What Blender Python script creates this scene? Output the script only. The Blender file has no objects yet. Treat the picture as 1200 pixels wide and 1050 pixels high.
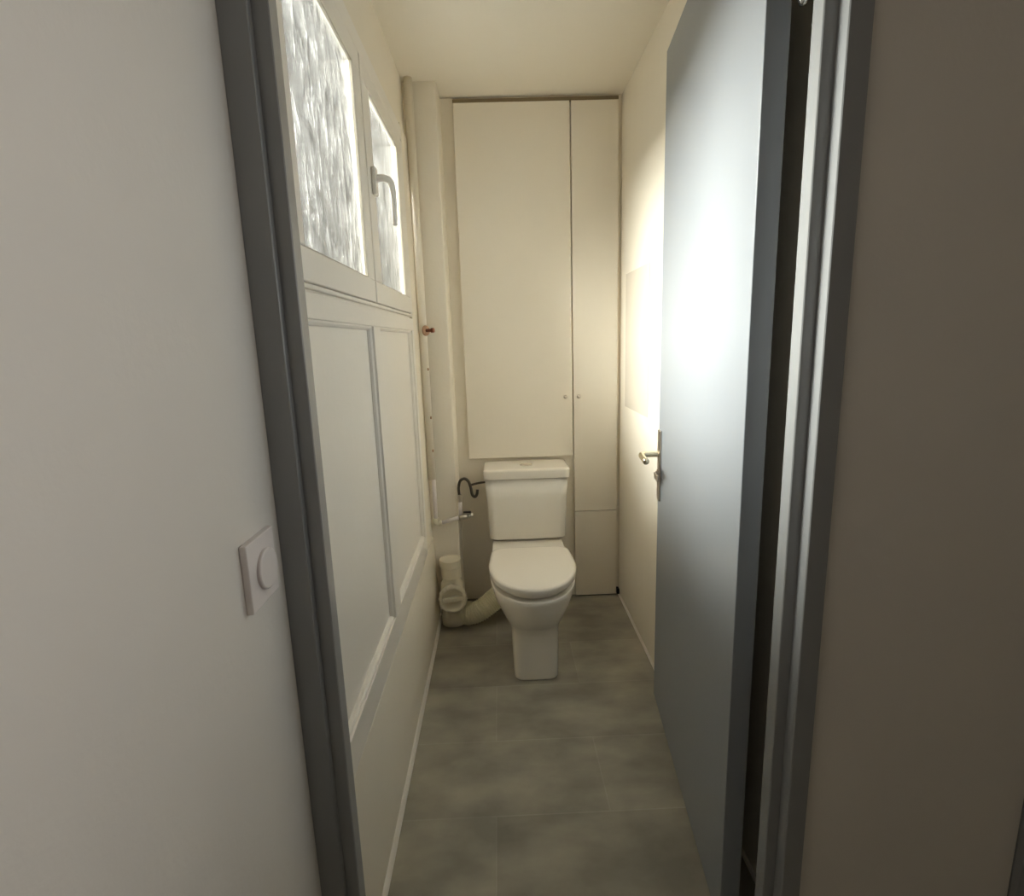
import bpy, bmesh, math, random
from mathutils import Vector, Matrix
SC = bpy.context.scene
COL = SC.collection
PI = math.pi

# ------------------------------------------------------------------ helpers
def new_obj(name, bm, mat, parent=None, smooth=False, bevel=0, seg=2):
    me = bpy.data.meshes.new(name)
    bmesh.ops.recalc_face_normals(bm, faces=bm.faces[:])
    bm.to_mesh(me); bm.free()
    if smooth:
        for p in me.polygons: p.use_smooth = True
    o = bpy.data.objects.new(name, me)
    me.materials.append(mat)
    COL.objects.link(o)
    if parent is not None:
        o.parent = parent
        o.matrix_parent_inverse = parent.matrix_world.inverted() if False else Matrix.Translation(-Vector(parent.location))
    if bevel:
        m = o.modifiers.new('bevel', 'BEVEL'); m.width = bevel; m.segments = seg
        m.limit_method = 'ANGLE'; m.angle_limit = math.radians(35)
        for p in me.polygons: p.use_smooth = True
        w = o.modifiers.new('wn', 'WEIGHTED_NORMAL'); w.keep_sharp = True
    return o

def empty(name, loc):
    o = bpy.data.objects.new(name, None); o.location = loc; o.empty_display_size = .05
    COL.objects.link(o); return o

def tag(o, label=None, cat=None, group=None, kind=None):
    if label: o['label'] = label
    if cat: o['category'] = cat
    if group: o['group'] = group
    if kind: o['kind'] = kind
    return o

def box(bm, x0, x1, y0, y1, z0, z1):
    v = [bm.verts.new((x, y, z)) for x in (x0, x1) for y in (y0, y1) for z in (z0, z1)]
    for f in ((0,1,3,2),(4,6,7,5),(0,4,5,1),(2,3,7,6),(0,2,6,4),(1,5,7,3)):
        bm.faces.new([v[i] for i in f])
    return v

def B(*boxes):
    bm = bmesh.new()
    for b in boxes: box(bm, *b)
    return bm

def loft(bm, rings, cap=True):
    rv = [[bm.verts.new(p) for p in r] for r in rings]
    n = len(rings[0])
    for a, b in zip(rv, rv[1:]):
        for i in range(n):
            bm.faces.new((a[i], a[(i+1) % n], b[(i+1) % n], b[i]))
    if cap:
        bm.faces.new(rv[0]); bm.faces.new(rv[-1])
    return rv

def lathe(bm, prof, M, n=32):
    """prof: (radius, height) pairs turned about the local z axis, placed by M"""
    rings = []
    for r, h in prof:
        rings.append([M @ Vector((r*math.cos(2*PI*i/n), r*math.sin(2*PI*i/n), h)) for i in range(n)])
    loft(bm, rings)

def axis(p, d):
    return Matrix.Translation(Vector(p)) @ Vector((0, 0, 1)).rotation_difference(Vector(d).normalized()).to_matrix().to_4x4()

def catmull(pts, k=8):
    P = [Vector(p) for p in pts]; P = [P[0]*2-P[1]] + P + [P[-1]*2-P[-2]]
    out = []
    for i in range(1, len(P)-2):
        for j in range(k):
            t = j/k; a, b, c, d = P[i-1:i+3]
            out.append(.5*((2*b)+(c-a)*t+(2*a-5*b+4*c-d)*t*t+(3*b-a-3*c+d)*t**3))
    out.append(P[-2]); return out

def tube(bm, pts, r, n=14, smooth=0):
    P = catmull(pts, smooth) if smooth else [Vector(p) for p in pts]
    rad = r if callable(r) else (lambda t: r)
    t0 = (P[1]-P[0]).normalized()
    u = t0.orthogonal().normalized(); rings = []
    for i, p in enumerate(P):
        t = (P[min(i+1, len(P)-1)]-P[max(i-1, 0)]).normalized()
        u = (u - t*u.dot(t)).normalized(); w = t.cross(u)
        rr = rad(i/(len(P)-1))
        rings.append([p+rr*(u*math.cos(2*PI*k/n)+w*math.sin(2*PI*k/n)) for k in range(n)])
    loft(bm, rings)

# ------------------------------------------------------------------ materials
def mat(name, col, rough=.5, metal=0., spec=.5, bump=0., bscale=60., var=.0, vscale=3., coat=0.):
    m = bpy.data.materials.new(name); m.use_nodes = True
    nt = m.node_tree; b = nt.nodes['Principled BSDF']
    b.inputs['Base Color'].default_value = (*col, 1)
    b.inputs['Roughness'].default_value = rough
    b.inputs['Metallic'].default_value = metal
    b.inputs['Specular IOR Level'].default_value = spec
    b.inputs['Coat Weight'].default_value = coat; b.inputs['Coat Roughness'].default_value = .14
    tc = nt.nodes.new('ShaderNodeTexCoord')
    if var:
        n = nt.nodes.new('ShaderNodeTexNoise'); n.inputs['Scale'].default_value = vscale; n.inputs['Detail'].default_value = 3
        nt.links.new(tc.outputs['Object'], n.inputs['Vector'])
        r = nt.nodes.new('ShaderNodeValToRGB')
        r.color_ramp.elements[0].position = .3; r.color_ramp.elements[1].position = .7
        r.color_ramp.elements[0].color = (*[c*(1-var) for c in col], 1)
        r.color_ramp.elements[1].color = (*[min(1, c*(1+var)) for c in col], 1)
        nt.links.new(n.outputs['Fac'], r.inputs['Fac']); nt.links.new(r.outputs['Color'], b.inputs['Base Color'])
    if bump:
        n = nt.nodes.new('ShaderNodeTexNoise'); n.inputs['Scale'].default_value = bscale; n.inputs['Detail'].default_value = 4
        nt.links.new(tc.outputs['Object'], n.inputs['Vector'])
        bp = nt.nodes.new('ShaderNodeBump'); bp.inputs['Strength'].default_value = bump; bp.inputs['Distance'].default_value = .004
        nt.links.new(n.outputs['Fac'], bp.inputs['Height']); nt.links.new(bp.outputs['Normal'], b.inputs['Normal'])
    return m

M = {}
M['wall'] = mat('wall_paint', (.84, .785, .68), .62, bump=.12, bscale=90, var=.015)
M['ceil'] = mat('ceiling_paint', (.84, .79, .69), .75, bump=.08, bscale=120)
M['wood'] = mat('joinery_paint', (.85, .81, .75), .34, bump=.10, bscale=35, var=.01)
M['cab'] = mat('cabinet_paint', (.84, .78, .67), .45, bump=.06, bscale=40, var=.012)
M['hatch'] = mat('hatch_paint', (.64, .58, .49), .6, bump=.1, bscale=80)
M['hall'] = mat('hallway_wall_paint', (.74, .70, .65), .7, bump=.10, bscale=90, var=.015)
M['grey'] = mat('grey_satin_paint', (.27, .275, .28), .36, bump=.10, bscale=50, coat=.4)
M['leaf'] = mat('grey_door_paint', (.240, .260, .286), .50, bump=.04, bscale=30, coat=.35)
M['ceramic'] = mat('white_vitreous_china', (.86, .82, .74), .07, coat=.4)
M['seat'] = mat('seat_plastic', (.86, .81, .73), .18)
M['pvc'] = mat('aged_white_pvc', (.74, .69, .56), .35, bump=.1, bscale=40, var=.05, vscale=14)
M['pvcflex'] = mat('flexible_pvc', (.70, .66, .50), .4, var=.06, vscale=20)
M['steel'] = mat('brushed_nickel', (.62, .56, .50), .28, metal=1)
M['chrome'] = mat('polished_chrome', (.80, .78, .74), .12, metal=1)
M['braid'] = mat('dark_braided_hose', (.085, .075, .055), .45, metal=.5, bump=.5, bscale=400)
M['black'] = mat('black_plastic_and_gap', (.012, .011, .010), .4)
M['copper'] = mat('tarnished_copper', (.20, .07, .035), .5, metal=.5, var=.3, vscale=60)
M['rust'] = mat('rust_stain', (.50, .31, .20), .7, var=.25, vscale=60)
M['plastic'] = mat('white_switch_plastic', (.80, .74, .72), .35)
M['dark'] = mat('dark_joint', (.05, .045, .04), .8)
M['gasket'] = mat('putty_line', (.42, .38, .30), .6)
M['brown'] = mat('top_gap_shade', (.22, .165, .09), .7)  # dark brown that paints the shade in the gap over the cupboard
M['brass'] = mat('pale_brass', (.74, .66, .48), .22, metal=1)

def floor_mat():
    m = bpy.data.materials.new('slate_grey_tiles'); m.use_nodes = True
    nt = m.node_tree; N = nt.nodes; L = nt.links; b = N['Principled BSDF']
    tc = N.new('ShaderNodeTexCoord'); mp = N.new('ShaderNodeMapping')
    mp.inputs['Location'].default_value = (.347, .15, 0)
    L.new(tc.outputs['Object'], mp.inputs['Vector'])
    br = N.new('ShaderNodeTexBrick'); L.new(mp.outputs['Vector'], br.inputs['Vector'])
    br.offset = .5; br.offset_frequency = 2
    for k, v in {'Scale': 1, 'Mortar Size': .0022, 'Mortar Smooth': .3, 'Bias': 0, 'Brick Width': .6, 'Row Height': .275}.items():
        br.inputs[k].default_value = v
    br.inputs['Color1'].default_value = (.28, .262, .222, 1)
    br.inputs['Color2'].default_value = (.33, .31, .262, 1)
    br.inputs['Mortar'].default_value = (.345, .325, .28, 1)
    n1 = N.new('ShaderNodeTexNoise'); n1.inputs['Scale'].default_value = 5.5; n1.inputs['Detail'].default_value = 6; n1.inputs['Distortion'].default_value = .1
    st = N.new('ShaderNodeMapping'); st.inputs['Scale'].default_value = (.8, 1.3, 1)
    L.new(tc.outputs['Object'], st.inputs['Vector']); L.new(st.outputs['Vector'], n1.inputs['Vector'])
    rp = N.new('ShaderNodeValToRGB'); rp.color_ramp.elements[0].position = .33; rp.color_ramp.elements[1].position = .68
    rp.color_ramp.elements[0].color = (.80, .80, .80, 1); rp.color_ramp.elements[1].color = (1.38, 1.37, 1.32, 1)
    L.new(n1.outputs['Fac'], rp.inputs['Fac'])
    mx = N.new('ShaderNodeMix'); mx.data_type = 'RGBA'; mx.blend_type = 'MULTIPLY'; mx.inputs[0].default_value = 1
    L.new(br.outputs['Color'], mx.inputs[6]); L.new(rp.outputs['Color'], mx.inputs[7]); L.new(mx.outputs[2], b.inputs['Base Color'])
    b.inputs['Roughness'].default_value = .5; b.inputs['Specular IOR Level'].default_value = .35
    bp = N.new('ShaderNodeBump'); bp.inputs['Strength'].default_value = .35; bp.inputs['Distance'].default_value = .002; bp.invert = True
    L.new(br.outputs['Fac'], bp.inputs['Height']); L.new(bp.outputs['Normal'], b.inputs['Normal'])
    return m
M['floor'] = floor_mat()

def pane_mat():
    """hammered obscure glass: part lets the view through, part scatters it"""
    m = bpy.data.materials.new('hammered_glass'); m.use_nodes = True
    nt = m.node_tree; N = nt.nodes; L = nt.links; N.remove(N['Principled BSDF'])
    out = N['Material Output']; tc = N.new('ShaderNodeTexCoord')
    mp = N.new('ShaderNodeMapping'); mp.inputs['Rotation'].default_value = (math.radians(25), 0, 0); mp.inputs['Scale'].default_value = (1, 2.0, 1.0)
    L.new(tc.outputs['Object'], mp.inputs['Vector'])
    n = N.new('ShaderNodeTexNoise'); n.inputs['Scale'].default_value = 13; n.inputs['Detail'].default_value = 5; n.inputs['Distortion'].default_value = 1.6
    L.new(mp.outputs['Vector'], n.inputs['Vector'])
    r = N.new('ShaderNodeValToRGB'); r.color_ramp.elements[0].position = .36; r.color_ramp.elements[1].position = .66
    r.color_ramp.elements[0].color = (.006, .006, .006, 1); r.color_ramp.elements[1].color = (.055, .055, .055, 1)
    L.new(n.outputs['Fac'], r.inputs['Fac'])
    bp = N.new('ShaderNodeBump'); bp.inputs['Strength'].default_value = .8; bp.inputs['Distance'].default_value = .004
    L.new(n.outputs['Fac'], bp.inputs['Height'])
    tr = N.new('ShaderNodeBsdfTransparent'); tr.inputs['Color'].default_value = (.93, .95, .93, 1)
    tl = N.new('ShaderNodeBsdfTranslucent'); tl.inputs['Color'].default_value = (.86, .88, .86, 1); L.new(bp.outputs['Normal'], tl.inputs['Normal'])
    gl = N.new('ShaderNodeBsdfGlossy'); gl.inputs['Roughness'].default_value = .12; L.new(bp.outputs['Normal'], gl.inputs['Normal'])
    m1 = N.new('ShaderNodeMixShader'); L.new(r.outputs['Color'], m1.inputs[0]); L.new(tr.outputs[0], m1.inputs[1]); L.new(tl.outputs[0], m1.inputs[2])
    fr = N.new('ShaderNodeFresnel'); fr.inputs['IOR'].default_value = 1.35; m2 = N.new('ShaderNodeMixShader'); L.new(fr.outputs[0], m2.inputs[0]); L.new(m1.outputs[0], m2.inputs[1]); L.new(gl.outputs[0], m2.inputs[2])
    L.new(m2.outputs[0], out.inputs['Surface'])
    return m
M['glass'] = pane_mat()

# ------------------------------------------------------------------ dimensions (metres; camera stands over the origin)
XL, XR, YB, ZC = -.315, .545, 2.47, 2.194       # left wall, right wall, back wall, ceiling
YF = .82                                        # hall face of the partition with the door
HXL = -.345                                     # hallway left wall

# ------------------------------------------------------------------ setting
def struct(name, bm, m, parent=None, **k):
    o = new_obj(name, bm, m, parent, **k)
    if parent is None: o['kind'] = 'structure'
    return o

struct('floor', B((-.6, 2.9, -1.7, 2.6, -.08, 0)), M['floor'])
struct('ceiling', B((-.6, 2.9, -1.7, 2.6, ZC, ZC+.1)), M['ceil'])
struct('wall_back', B((-.45, .75, YB, 2.6, 0, ZC)), M['wall'])
struct('wall_right', B((XR, .75, .90, YB, 0, ZC)), M['wall'])
# left wall: plinth with a sloping shoulder, pier by the door, plaster end, head over the window, boxed column in the corner
bm = B((-.45, -.328, .90, YB, 1.975, ZC), (-.45, XL-.004, 2.135, YB, .02, 1.99), (-.45, XL, .90, .925, .3, 1.98))
prof = [(-.45, 0), (-.302, 0), (-.3145, .377), (-.45, .377)]
loft(bm, [[(x, .90, z) for x, z in prof], [(x, YB, z) for x, z in prof]])
struct('wall_left', bm, M['wall'])
struct('column', B((-.40, -.200, 2.315, YB+.01, 0, ZC+.01)), M['wall'], bevel=.006)
# partition with the doorway
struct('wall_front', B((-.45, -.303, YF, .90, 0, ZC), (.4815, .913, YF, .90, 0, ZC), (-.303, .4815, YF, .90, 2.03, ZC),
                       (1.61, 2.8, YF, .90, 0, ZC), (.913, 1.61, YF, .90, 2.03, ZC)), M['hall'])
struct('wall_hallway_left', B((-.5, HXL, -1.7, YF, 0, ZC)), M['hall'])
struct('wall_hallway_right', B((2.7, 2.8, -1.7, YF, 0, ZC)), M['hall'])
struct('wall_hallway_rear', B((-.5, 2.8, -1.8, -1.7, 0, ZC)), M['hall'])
# thin sealant beads along the skirting line
def bead(x, s, y0, y1, w, h):
    bm = bmesh.new()
    pr = [(x, .0), (x+s*w, 0), (x+s*w*.8, h*.55), (x+s*w*.35, h*.95), (x, h)]
    loft(bm, [[(a, y0, z) for a, z in pr], [(a, y1, z) for a, z in pr]]); return bm
struct('baseboard_left', bead(-.303, 1, .91, 2.315, .011, .014), M['wood'])
struct('baseboard_right', bead(XR, -1, .91, YB, .007, .010), M['wood'])
# flush access panel painted into the right wall
tag(new_obj('access_panel', B((XR-.0025, XR+.003, 1.995, 2.36, .925, 1.475)), M['hatch'], bevel=.001),
    'flat painted access panel flush in the right wall beyond the grey door', 'access panel')

# panelled timber wainscot under the window
def panel_wall(openings, y0, y1, z0, z1, x, dp=.04):
    """boards at plane x with recessed rectangular openings (a, b, c, d); returns boards mesh"""
    ys = sorted({y0, y1, *[o[0] for o in openings], *[o[1] for o in openings]})
    bm = bmesh.new()
    zl, zh = openings[0][2], openings[0][3]
    box(bm, x-dp, x, y0, y1, z0, zl); box(bm, x-dp, x, y0, y1, zh, z1)
    segs = [(y0, openings[0][0])] + [(openings[i][1], openings[i+1][0]) for i in range(len(openings)-1)] + [(openings[-1][1], y1)]
    for a, b in segs:
        if b-a > .001: box(bm, x-dp, x, a, b, zl, zh)
    return bm
w = tag(empty('trim_1', (XL, 1.5, .4)), kind='structure')
ops = [(.93, 1.447, .458, 1.268), (1.524, 2.095, .458, 1.268)]
new_obj('rail_and_stile', panel_wall(ops, .925, 2.13, .376, 1.312, XL), M['wood'], w, bevel=.0022)
for a, b, c, d in ops:
    new_obj('panel', B((XL-.036, XL-.017, a-.002, b+.002, c-.002, d+.002)), M['wood'], w)
    bm = bmesh.new()   # bead moulding round the recess, mitred
    pr = [(0, 0), (.0, .011), (.004, .012), (.008, .008), (.010, .002), (.010, 0)]   # (inwards, height off panel)
    rings = []
    for (yy, sy), (zz, sz) in (((a, 1), (c, 1)), ((b, -1), (c, 1)), ((b, -1), (d, -1)), ((a, 1), (d, -1))):
        rings.append([(XL-.017+h, yy+sy*i, zz+sz*i) for i, h in pr])
    loft(bm, rings + [rings[0]], cap=False)
    new_obj('bead', bm, M['wood'], w)

# window
w = tag(empty('window_1', (XL, 1.5, 1.32)), kind='structure')
new_obj('window_frame', panel_wall([(.934, 1.503, 1.328, 1.925), (1.511, 2.093, 1.328, 1.925)], .925, 2.135, 1.319, 1.975, XL-.001, .012), M['wood'], w, bevel=.003)
rb_ops = []
for (a, b, g0, g1) in ((.936, 1.501, .972, 1.430), (1.513, 2.091, 1.596, 2.004)):
    rb_ops.append((g0-.022, g1+.022, 1.366, 1.892)); s = new_obj('sash', panel_wall([(g0, g1, 1.386, 1.872)], a, b, 1.330, 1.923, XL+.001, .014), M['wood'], w, bevel=.0025)
    new_obj('pane', B((XL-.0095, XL-.0070, g0-.0008, g1+.0008, 1.3852, 1.8728)), M['glass'], s)
    bm = bmesh.new(); q0, q1, r0, r1 = g0+.0003, g1-.0003, 1.3863, 1.8717
    for y_a, y_b, z_a, z_b in ((q0, q0+.0022, r0, r1), (q1-.0022, q1, r0, r1), (q0+.0022, q1-.0022, r0, r0+.0015), (q0+.0022, q1-.0022, r1-.0022, r1)):
        box(bm, XL-.0069, XL-.0005, y_a, y_b, z_a, z_b)
    new_obj('gasket', bm, M['gasket'], s)
new_obj('rebate', panel_wall(rb_ops, .90, 2.16, 1.290, 2.0, XL-.0135, .006), M['wood'], w)
# casement handle: rose and cranked lever
h = new_obj('handle_rose', B((XL+.001, XL+.013, 1.547, 1.577, 1.607, 1.677)), M['wood'], w, bevel=.004, seg=3)
bm = bmesh.new()
tube(bm, [(XL+.010, 1.562, 1.650), (XL+.034, 1.563, 1.650), (XL+.048, 1.566, 1.640), (XL+.052, 1.570, 1.615), (XL+.052, 1.573, 1.575), (XL+.050, 1.576, 1.535)],
     lambda t: .0095-.003*t, smooth=6)
new_obj('handle', bm, M['wood'], h, smooth=True)

# door 1: frame, leaf, ironmongery
d = tag(empty('door_1', (.44, .90, 0)), kind='structure')
def extr(prof, z0, z1):
    bm = bmesh.new(); loft(bm, [[(x, y, z0) for x, y in prof], [(x, y, z1) for x, y in prof]]); return bm
LP = [(HXL+.0005, .806), (-.3065, .806), (-.305, .8075), (-.305, .819), (-.2835, .819), (-.282, .8205), (-.282, .849), (-.286, .854), (-.303, .862), (-.303, .8195), (HXL+.0005, .8195)]
RP = [(.5105, .806), (.479, .806), (.4775, .8075), (.4775, .832), (.459, .832), (.4575, .8335), (.4575, .860), (.460, .8625), (.479, .8625), (.479, .899), (.4795, .899), (.4795, .8195), (.5105, .8195)]
new_obj('door_jamb', extr(LP, 0, 2.05), M['grey'], d)
new_obj('door_jamb', extr(RP, 0, 2.05), M['grey'], d)
new_obj('door_head', B((-.305, .4775, .806, .8195, 2.01, 2.05), (-.285, .4795, .82, .899, 2.005, 2.029)), M['grey'], d)
th = math.radians(5.8); dx, dy = math.sin(th), math.cos(th)
P0 = Vector((.4187, .922, 0)); T = Vector((dx, dy, 0)); Nn = Vector((-dy, dx, 0))   # Nn: towards the room
def LM(t, n, z): return P0 + T*t + Nn*n + Vector((0, 0, z))
def lbox(t0, t1, n0, n1, z0, z1):
    bm = bmesh.new(); v = [bm.verts.new(LM(t, n, z)) for t in (t0, t1) for n in (n0, n1) for z in (z0, z1)]
    for f in ((0,1,3,2),(4,6,7,5),(0,4,5,1),(2,3,7,6),(0,2,6,4),(1,5,7,3)): bm.faces.new([v[i] for i in f])
    return bm
leaf = new_obj('door_leaf', lbox(0, .770, -.038, 0, .008, 1.992), M['leaf'], d, bevel=.002)
new_obj('handle_plate', lbox(.722, .758, 0, .006, .712, .935), M['steel'], d, bevel=.002)
bm = bmesh.new()
tube(bm, [LM(.74, .004, .860), LM(.74, .040, .860), LM(.737, .054, .860), LM(.722, .060, .860), LM(.69, .060, .859), LM(.645, .059, .858)], lambda t: .0095, smooth=7, n=18)
new_obj('door_handle', bm, M['brass'], d, smooth=True)
bm = bmesh.new(); lathe(bm, [(.0, 0), (.011, 0), (.011, .004), (.006, .005), (.006, .008), (0, .008)], axis(LM(.74, .0055, .800), Nn), 24)
k = new_obj('thumb_turn', bm, M['steel'], d, smooth=False)
new_obj('turn_lever', lbox(.690, .744, .012, .018, .782, .803), M['steel'], k, bevel=.002)
bm = bmesh.new()
lathe(bm, [(.0, 0), (.005, .001), (.0075, .008), (.0075, .047), (.0068, .048), (.0075, .049), (.0075, .092), (.005, .099), (0, .1)], axis((.468, .9085, 1.692), (0, 0, 1)), 20)
new_obj('hinge', bm, M['chrome'], d, smooth=True)

# second doorway off the hall, closed grey door; only its edge shows at the right border
d2 = tag(empty('door_2', (1.26, .85, 0)), kind='structure')
new_obj('door_jamb', B((.9145, .965, .806, .8195, 0, 2.06), (.9145, .933, .82, .899, 0, 2.03)), M['grey'], d2, bevel=.002)
new_obj('door_jamb', B((1.555, 1.609, .806, .8195, 0, 2.06), (1.591, 1.609, .82, .899, 0, 2.03)), M['grey'], d2, bevel=.002)
new_obj('door_leaf', B((.934, 1.590, .858, .895, .008, 2.0)), M['leaf'], d2, bevel=.002)

# light switch on the hallway wall
s = tag(empty('light_switch', (HXL, .74, .87)), 'square white light switch with a round dimmer knob on the hallway wall', 'light switch')
new_obj('switch_plate', B((HXL, HXL+.010, .680, .766, .874, .970)), M['plastic'], s, bevel=.002)
bm = bmesh.new(); lathe(bm, [(0, 0), (.029, 0), (.029, .004), (.027, .0055), (0, .0055)], axis((HXL+.0098, .730, .920), (1, 0, 0)), 40)
new_obj('dimmer_knob', bm, M['plastic'], s, bevel=.0008)

# ------------------------------------------------------------------ built-in cupboard on the back wall
c = tag(empty('cupboard', (.19, YB, .0)), 'tall cream built-in cupboard filling the back wall above and beside the toilet', 'cupboard')
Y0, Y1 = 2.448, 2.469
a = new_obj('door', B((-.149, .3265, Y0, Y1, .695, 2.169)), M['cab'], c, bevel=.0025); a['label'] = 'wide upper cupboard door above the toilet'
b_ = new_obj('door', B((.3315, .5285, Y0, Y1, .430, 2.169)), M['cab'], c, bevel=.0025); b_['label'] = 'narrow tall cupboard door on the right'
e_ = new_obj('door', B((.3315, .5285, Y0, Y1, .006, .4265)), M['cab'], c, bevel=.0025); e_['label'] = 'short lower cupboard door beside the toilet'
for x, par in ((.293, a), (.3525, b_)):
    bm = bmesh.new(); lathe(bm, [(0, 0), (.005, 0), (.004, .006), (.0075, .011), (.0085, .016), (.006, .020), (0, .021)], axis((x, Y0+.001, .966), (0, -1, 0)), 20)
    kn = new_obj('knob', bm, M['steel'], c, smooth=True)
    kn.parent = par; kn.matrix_parent_inverse = Matrix.Identity(4)
new_obj('carcass_edge', B((-.150, .5290, 2.4695, 2.4698, .695, 2.168)), M['cab'], c)
new_obj('top_shade_strip', B((-.149, .5285, 2.457, 2.4695, 2.1705, 2.1855)), M['brown'], c)  # strip coloured as the shadow gap between cupboard doors and ceiling
tag(new_obj('dark_gap_block', B((.5305, .5425, 2.44, 2.4695, .008, .034)), M['black'], bevel=.002),  # black piece painting in the dark gap between cupboard and right wall
    'tiny black block standing in for the dark gap at the floor right of the cupboard', 'dark gap filler')

# ------------------------------------------------------------------ toilet
CX = .100
def dsec(z, yf, ym, yb, hw, hb, e=2.1, n=44, cr=.03):
    """D-shaped outline: superelliptic front half, straight sides to rounded back corners"""
    pts = []
    for i in range(n+1):
        a = PI*i/n
        ca, sa = math.cos(a), math.sin(a)
        pts.append((CX+hw*math.copysign(abs(ca)**(2/e), ca), ym-(ym-yf)*abs(sa)**(2/e), z))
    for i in range(1, 5): pts.append((CX-hw+(hw-hb)*i/5, ym+(yb-cr-ym)*i/5, z))
    for i in range(5):
        a = PI/2*i/4; pts.append((CX-hb+cr-cr*math.cos(a), yb-cr+cr*math.sin(a), z))
    for i in range(5):
        a = PI/2*(1-i/4); pts.append((CX+hb-cr+cr*math.cos(a), yb-cr+cr*math.sin(a), z))
    for i in range(1, 5): pts.append((CX+hb+(hw-hb)*i/5, (yb-cr)+(ym-yb+cr)*i/5, z))
    return pts
t = tag(empty('toilet', (CX, 2.1, 0)), 'white close-coupled toilet with its lid closed against the back wall', 'toilet')
secs = [(0, 1.803, 1.90, 2.40, .0795, .0795, 5.5), (.006, 1.799, 1.90, 2.40, .083, .083, 5), (.06, 1.800, 1.90, 2.40, .084, .084, 5), (.12, 1.803, 1.90, 2.40, .086, .086, 4.6),
        (.17, 1.804, 1.91, 2.40, .088, .089, 4.0), (.195, 1.795, 1.92, 2.40, .092, .092, 3.5), (.215, 1.776, 1.93, 2.41, .103, .096, 2.9), (.24, 1.750, 1.94, 2.42, .118, .104, 2.5), (.27, 1.728, 1.94, 2.43, .133, .118, 2.3),
        (.30, 1.712, 1.94, 2.44, .146, .134, 2.2), (.325, 1.704, 1.94, 2.445, .153, .144, 2.15), (.340, 1.701, 1.94, 2.445, .157, .150, 2.1), (.350, 1.701, 1.94, 2.445, .158, .151, 2.1), (.355, 1.705, 1.94, 2.443, .155, .148, 2.1)]
bm = bmesh.new(); loft(bm, [dsec(*x[:6], e=x[6]) for x in secs]); new_obj('bowl', bm, M['ceramic'], t, smooth=True)
bm = bmesh.new(); loft(bm, [dsec(z, 1.703+g, 1.94, 2.10-g, .157-g, .150-g, cr=.04) for z, g in ((.3645, .012), (.3665, .008), (.3745, .006), (.3755, .008))]); new_obj('seat', bm, M['seat'], t, smooth=True)
bm = bmesh.new(); loft(bm, [dsec(z, 1.700+g, 1.94, 2.098-g, .163-g, .1555-g, cr=.045) for z, g in ((.3775, .004), (.379, .001), (.394, .000), (.3985, .002), (.4015, .007), (.4025, .014))]); new_obj('seat_lid', bm, M['seat'], t, smooth=True)
for sx in (-1, 1):
    bm = bmesh.new(); tube(bm, [(CX+sx*.075-.018, 2.108, .378), (CX+sx*.075+.018, 2.108, .378)], .011, 16)
    new_obj('seat_hinge', bm, M['seat'], t, smooth=True)
def rrect(z, x0, x1, y0, y1, r, n=6):
    pts = []
    for cx, cy, a0 in ((x1-r, y0+r, -90), (x1-r, y1-r, 0), (x0+r, y1-r, 90), (x0+r, y0+r, 180)):
        for i in range(n+1):
            a = math.radians(a0+90*i/n); pts.append((cx+r*math.cos(a), cy+r*math.sin(a), z))
    return pts
bm = bmesh.new()
loft(bm, [rrect(.362, -.056, .266, 2.285, 2.440, .03), rrect(.372, -.062, .270, 2.272, 2.445, .03), rrect(.42, -.065, .272, 2.270, 2.445, .032), rrect(.55, -.071, .277, 2.264, 2.445, .032), rrect(.6395, -.0755, .281, 2.260, 2.445, .03)])
new_obj('cistern', bm, M['ceramic'], t, smooth=True)
bm = bmesh.new()
loft(bm, [rrect(.642, -.078, .284, 2.258, 2.4465, .022), rrect(.6435, -.081, .287, 2.254, 2.447, .024), rrect(.674, -.082, .288, 2.252, 2.447, .024), rrect(.680, -.080, .286, 2.255, 2.446, .024), rrect(.683, -.074, .280, 2.262, 2.44, .022), rrect(.684, -.062, .268, 2.278, 2.43, .02)])
cl = new_obj('cistern_lid', bm, M['ceramic'], t, smooth=True)
bm = bmesh.new(); lathe(bm, [(0, 0), (.027, 0), (.027, .004), (.023, .0065), (0, .007)], axis((.105, 2.335, .6837), (0, 0, 1)), 36)
fb = new_obj('flush_button', bm, M['chrome'], t, smooth=False, bevel=.0006)
for o in t.children:   # soften shading of the china edges
    if o.type == 'MESH' and o.name.split('.')[0] in ('bowl', 'cistern', 'cistern_lid', 'seat', 'seat_lid'):
        m = o.modifiers.new('wn', 'WEIGHTED_NORMAL')

# ------------------------------------------------------------------ soil stack beside the toilet
sx, sy = -.236, 2.257
p = tag(empty('soil_pipe', (sx, sy, 0)), 'off-white plastic soil pipe with a round screw cap on the floor left of the toilet', 'waste pipe')
bm = bmesh.new(); lathe(bm, [(0, 0), (.054, 0), (.054, .03), (.049, .034), (.049, .10), (.052, .15), (.050, .185), (.036, .205), (.036, .222), (0, .222)], axis((sx, sy, .001), (0, 0, 1)), 40)
new_obj('pipe_body', bm, M['pvc'], p, smooth=True)
bm = bmesh.new(); lathe(bm, [(0, 0), (.042, 0), (.042, .050), (.0475, .054), (.0475, .082), (.044, .084), (.042, .080), (0, .080)], axis((sx-.004, sy, .215), (0, 0, 1)), 40)
new_obj('pipe_socket', bm, M['pvc'], p, smooth=False, bevel=.001)
ax = Vector((.10, -1, .10)).normalized()
A = axis((sx, sy-.01, .140), ax)
bm = bmesh.new(); lathe(bm, [(0, -.0), (.050, 0), (.050, .045), (.0575, .048), (.0575, .052), (0, .052)], A, 40)
new_obj('cleanout_branch', bm, M['pvc'], p, smooth=False, bevel=.001)
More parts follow.
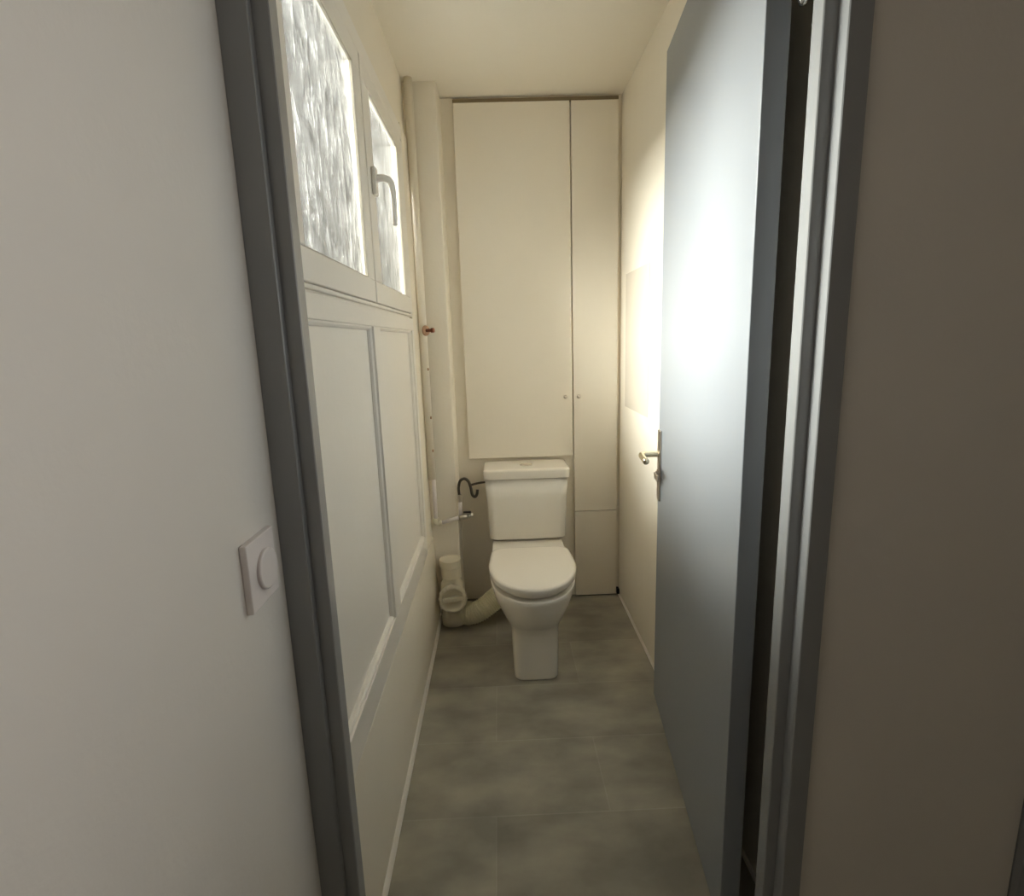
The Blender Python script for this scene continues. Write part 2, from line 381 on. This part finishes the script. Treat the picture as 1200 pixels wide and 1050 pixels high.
# ribbed screw cap with dished face and grip bar
bm = bmesh.new(); n = 72; rings = []
for r, hgt, rib in ((.0, .050, 0), (.058, .050, 1), (.0595, .054, 1), (.0595, .078, 1), (.057, .083, 1), (.0475, .084, 0), (.045, .080, 0), (.043, .070, 0), (.020, .066, 0)):
    rr = max(r, .0005)
    rings.append([A @ Vector(((rr+(.0018*math.cos(i*PI/2*1.0) if rib else 0))*math.cos(2*PI*i/n), (rr+(.0018*math.cos(i*PI/2) if rib else 0))*math.sin(2*PI*i/n), hgt)) for i in range(n)])
loft(bm, rings)
cap = new_obj('screw_cap', bm, M['pvc'], p, smooth=True)
bm = bmesh.new(); v = box(bm, -.042, .042, -.009, .009, .066, .084)
for q in v: q.co = A @ Matrix.Rotation(math.radians(12), 4, 'Z') @ q.co
new_obj('grip_bar', bm, M['pvc'], p, bevel=.003)
# corrugated connector from the stack to the toilet
bm = bmesh.new()
path = [(-.178, 2.225, .056), (-.150, 2.212, .060), (-.118, 2.212, .072), (-.085, 2.222, .090), (-.058, 2.235, .106), (-.035, 2.25, .120)]
C_ = catmull(path, 26); L_ = len(C_)
tube(bm, C_, lambda q: .0455+.0022*math.sin(q*(L_-1)*2*PI/6.5)+(.004 if q < .12 else 0), 32)
new_obj('flexible_connector', bm, M['pvcflex'], p, smooth=True)

# ------------------------------------------------------------------ water pipe and supply
q = tag(empty('water_pipe', (-.298, 2.29, 1.2)), 'cream painted vertical water pipe in the corner left of the boxed column', 'pipe')
bm = bmesh.new(); lathe(bm, [(0, 0), (.0155, 0), (.0155, ZC-.648), (0, ZC-.648)], axis((-.3005, 2.285, .65), (0, 0, 1)), 24)
o = new_obj('riser', bm, M['wall'], q, smooth=False)
for pl in o.data.polygons: pl.use_smooth = len(pl.vertices) == 4
bm = bmesh.new(); lathe(bm, [(0, 0), (.021, 0), (.020, .004), (.017, .007), (0, .007)], axis((-.2885, 2.272, 1.270), (.8, -.6, 0)), 24)
new_obj('rust_collar', bm, M['rust'], q, smooth=True)
bm = bmesh.new(); lathe(bm, [(0, 0), (.0065, 0), (.0065, .022), (.0095, .023), (.0095, .034), (.007, .036), (0, .036)], axis((-.286, 2.268, 1.270), (.95, -.3, 0)), 18)
new_obj('capped_stub', bm, M['copper'], q, smooth=True)
for z, y in ((1.115, 2.271), (.915, 2.270), (.775, 2.270)):
    bm = bmesh.new(); lathe(bm, [(0, 0), (.0035, 0), (.003, .003), (0, .004)], axis((-.2885, y+.004, z), (.6, -.8, 0)), 12)
    bmesh.ops.scale(bm, vec=(1, 1, 1.8), space=Matrix.Translation((0, 0, -z)), verts=bm.verts)
    new_obj('paint_chip', bm, M['rust'], q, smooth=True)
bm = bmesh.new()
tube(bm, [(-.2945, 2.287, .652), (-.2945, 2.287, .47)], .0085, 16)
new_obj('drop_pipe', bm, M['plastic'], q, smooth=True)
bm = bmesh.new(); tube(bm, [(-.2945, 2.287, .474), (-.2945, 2.287, .456), (-.285, 2.290, .449), (-.270, 2.292, .450)], .0125, 16, smooth=5)
new_obj('elbow_fitting', bm, M['pvc'], q, smooth=True)
bm = bmesh.new(); tube(bm, [(-.272, 2.292, .450), (-.185, 2.300, .471)], .0085, 16)
new_obj('branch_pipe', bm, M['plastic'], q, smooth=True)

v_ = tag(empty('supply_valve', (-.18, 2.30, .48)), 'small stop valve with a white inlet tube feeding the cistern', 'valve')
bm = bmesh.new(); tube(bm, [(-.195, 2.2985, .4675), (-.158, 2.302, .4735)], .013, 14)
new_obj('valve_body', bm, M['steel'], v_, smooth=True)
bm = bmesh.new(); tube(bm, [(-.158, 2.302, .4735), (-.132, 2.304, .480)], .0085, 14)
new_obj('valve_outlet', bm, M['chrome'], v_, smooth=True)
new_obj('valve_lever', B((-.176, -.142, 2.290, 2.303, .489, .496)), M['black'], v_, bevel=.002)
bm = bmesh.new(); tube(bm, [(-.1875, 2.300, .478), (-.188, 2.300, .545)], .0085, 14)
new_obj('inlet_tube', bm, M['plastic'], v_, smooth=True)
hs = tag(empty('supply_hose', (-.17, 2.3, .6)), 'dark braided hose looping from the stop valve to the cistern', 'hose')
bm = bmesh.new()
tube(bm, [(-.188, 2.300, .543), (-.190, 2.300, .575), (-.1905, 2.300, .605), (-.182, 2.300, .633), (-.163, 2.300, .642), (-.146, 2.300, .628), (-.138, 2.300, .600), (-.133, 2.300, .570), (-.122, 2.300, .560), (-.113, 2.302, .570), (-.110, 2.305, .590)],
     .0062, 14, smooth=7)
new_obj('hose', bm, M['braid'], hs, smooth=True)
bm = bmesh.new(); tube(bm, [(-.188, 2.300, .540), (-.1885, 2.300, .572)], .0095, 12)
new_obj('hose_nut', bm, M['steel'], hs)
bm = bmesh.new(); tube(bm, [(-.138, 2.303, .612), (-.105, 2.306, .619), (-.068, 2.310, .622)], .0048, 12, smooth=3)
new_obj('cistern_spigot', bm, M['braid'], hs, smooth=True)

# ------------------------------------------------------------------ daylight
W = bpy.data.worlds.new('sky'); SC.world = W; W.use_nodes = True
bg = W.node_tree.nodes['Background']; bg.inputs[0].default_value = (.80, .88, .86, 1); bg.inputs[1].default_value = .40
def area(name, loc, look, sx, sy, power, col, spread=180):
    l = bpy.data.lights.new(name, 'AREA'); l.shape = 'RECTANGLE'; l.size = sx; l.size_y = sy; l.energy = power; l.color = col
    l.spread = math.radians(spread)
    o = bpy.data.objects.new(name, l); COL.objects.link(o); o.location = loc
    o.rotation_euler = (Vector(look)-Vector(loc)).to_track_quat('-Z', 'Y').to_euler(); return o
area('daylight_courtyard', (-1.7, 1.90, 2.80), (-.2, 1.45, 1.5), 3.2, 2.4, 1600, (1, .97, .925))
area('daylight_sky', (-1.35, 1.25, 3.55), (-.1, 1.35, 1.3), 1.8, 1.3, 900, (.97, .98, .98))
area('daylight_hallway', (2.66, -.10, 1.6), (-.3, -.15, 1.45), .8, 1.1, 3.0, (1, .97, .93), 44)

# ------------------------------------------------------------------ camera
f = 643.0
Yc = Vector((583-600, 399-525, f)).normalized()
Dn = Vector((704-600, 3797-525, f)); Dn = (Dn-Yc*Dn.dot(Yc)).normalized()
Zc = -Dn; Xc = Yc.cross(Zc)
R = Matrix((Xc, Yc, Zc))                     # image axes -> world
cam = bpy.data.cameras.new('camera'); co = bpy.data.objects.new('camera', cam); COL.objects.link(co)
cam.sensor_fit = 'HORIZONTAL'; cam.sensor_width = 36; cam.lens = f/1200*36; cam.clip_start = .02
cx, cy, cz = R @ Vector((1, 0, 0)), R @ Vector((0, -1, 0)), R @ Vector((0, 0, -1))
co.matrix_world = Matrix(((cx.x, cy.x, cz.x, 0), (cx.y, cy.y, cz.y, 0), (cx.z, cy.z, cz.z, 1.222), (0, 0, 0, 1)))
SC.camera = co
vs = SC.view_settings
SC.display_settings.display_device = 'sRGB'
vs.view_transform = 'Standard'; vs.look = 'None'; vs.gamma = 1; vs.use_curve_mapping = False; vs.exposure = 0.0
SC.cycles.use_denoising = True
SC.cycles.max_bounces = 14; SC.cycles.diffuse_bounces = 10; SC.cycles.transparent_max_bounces = 16
SC.cycles.sample_clamp_indirect = 8
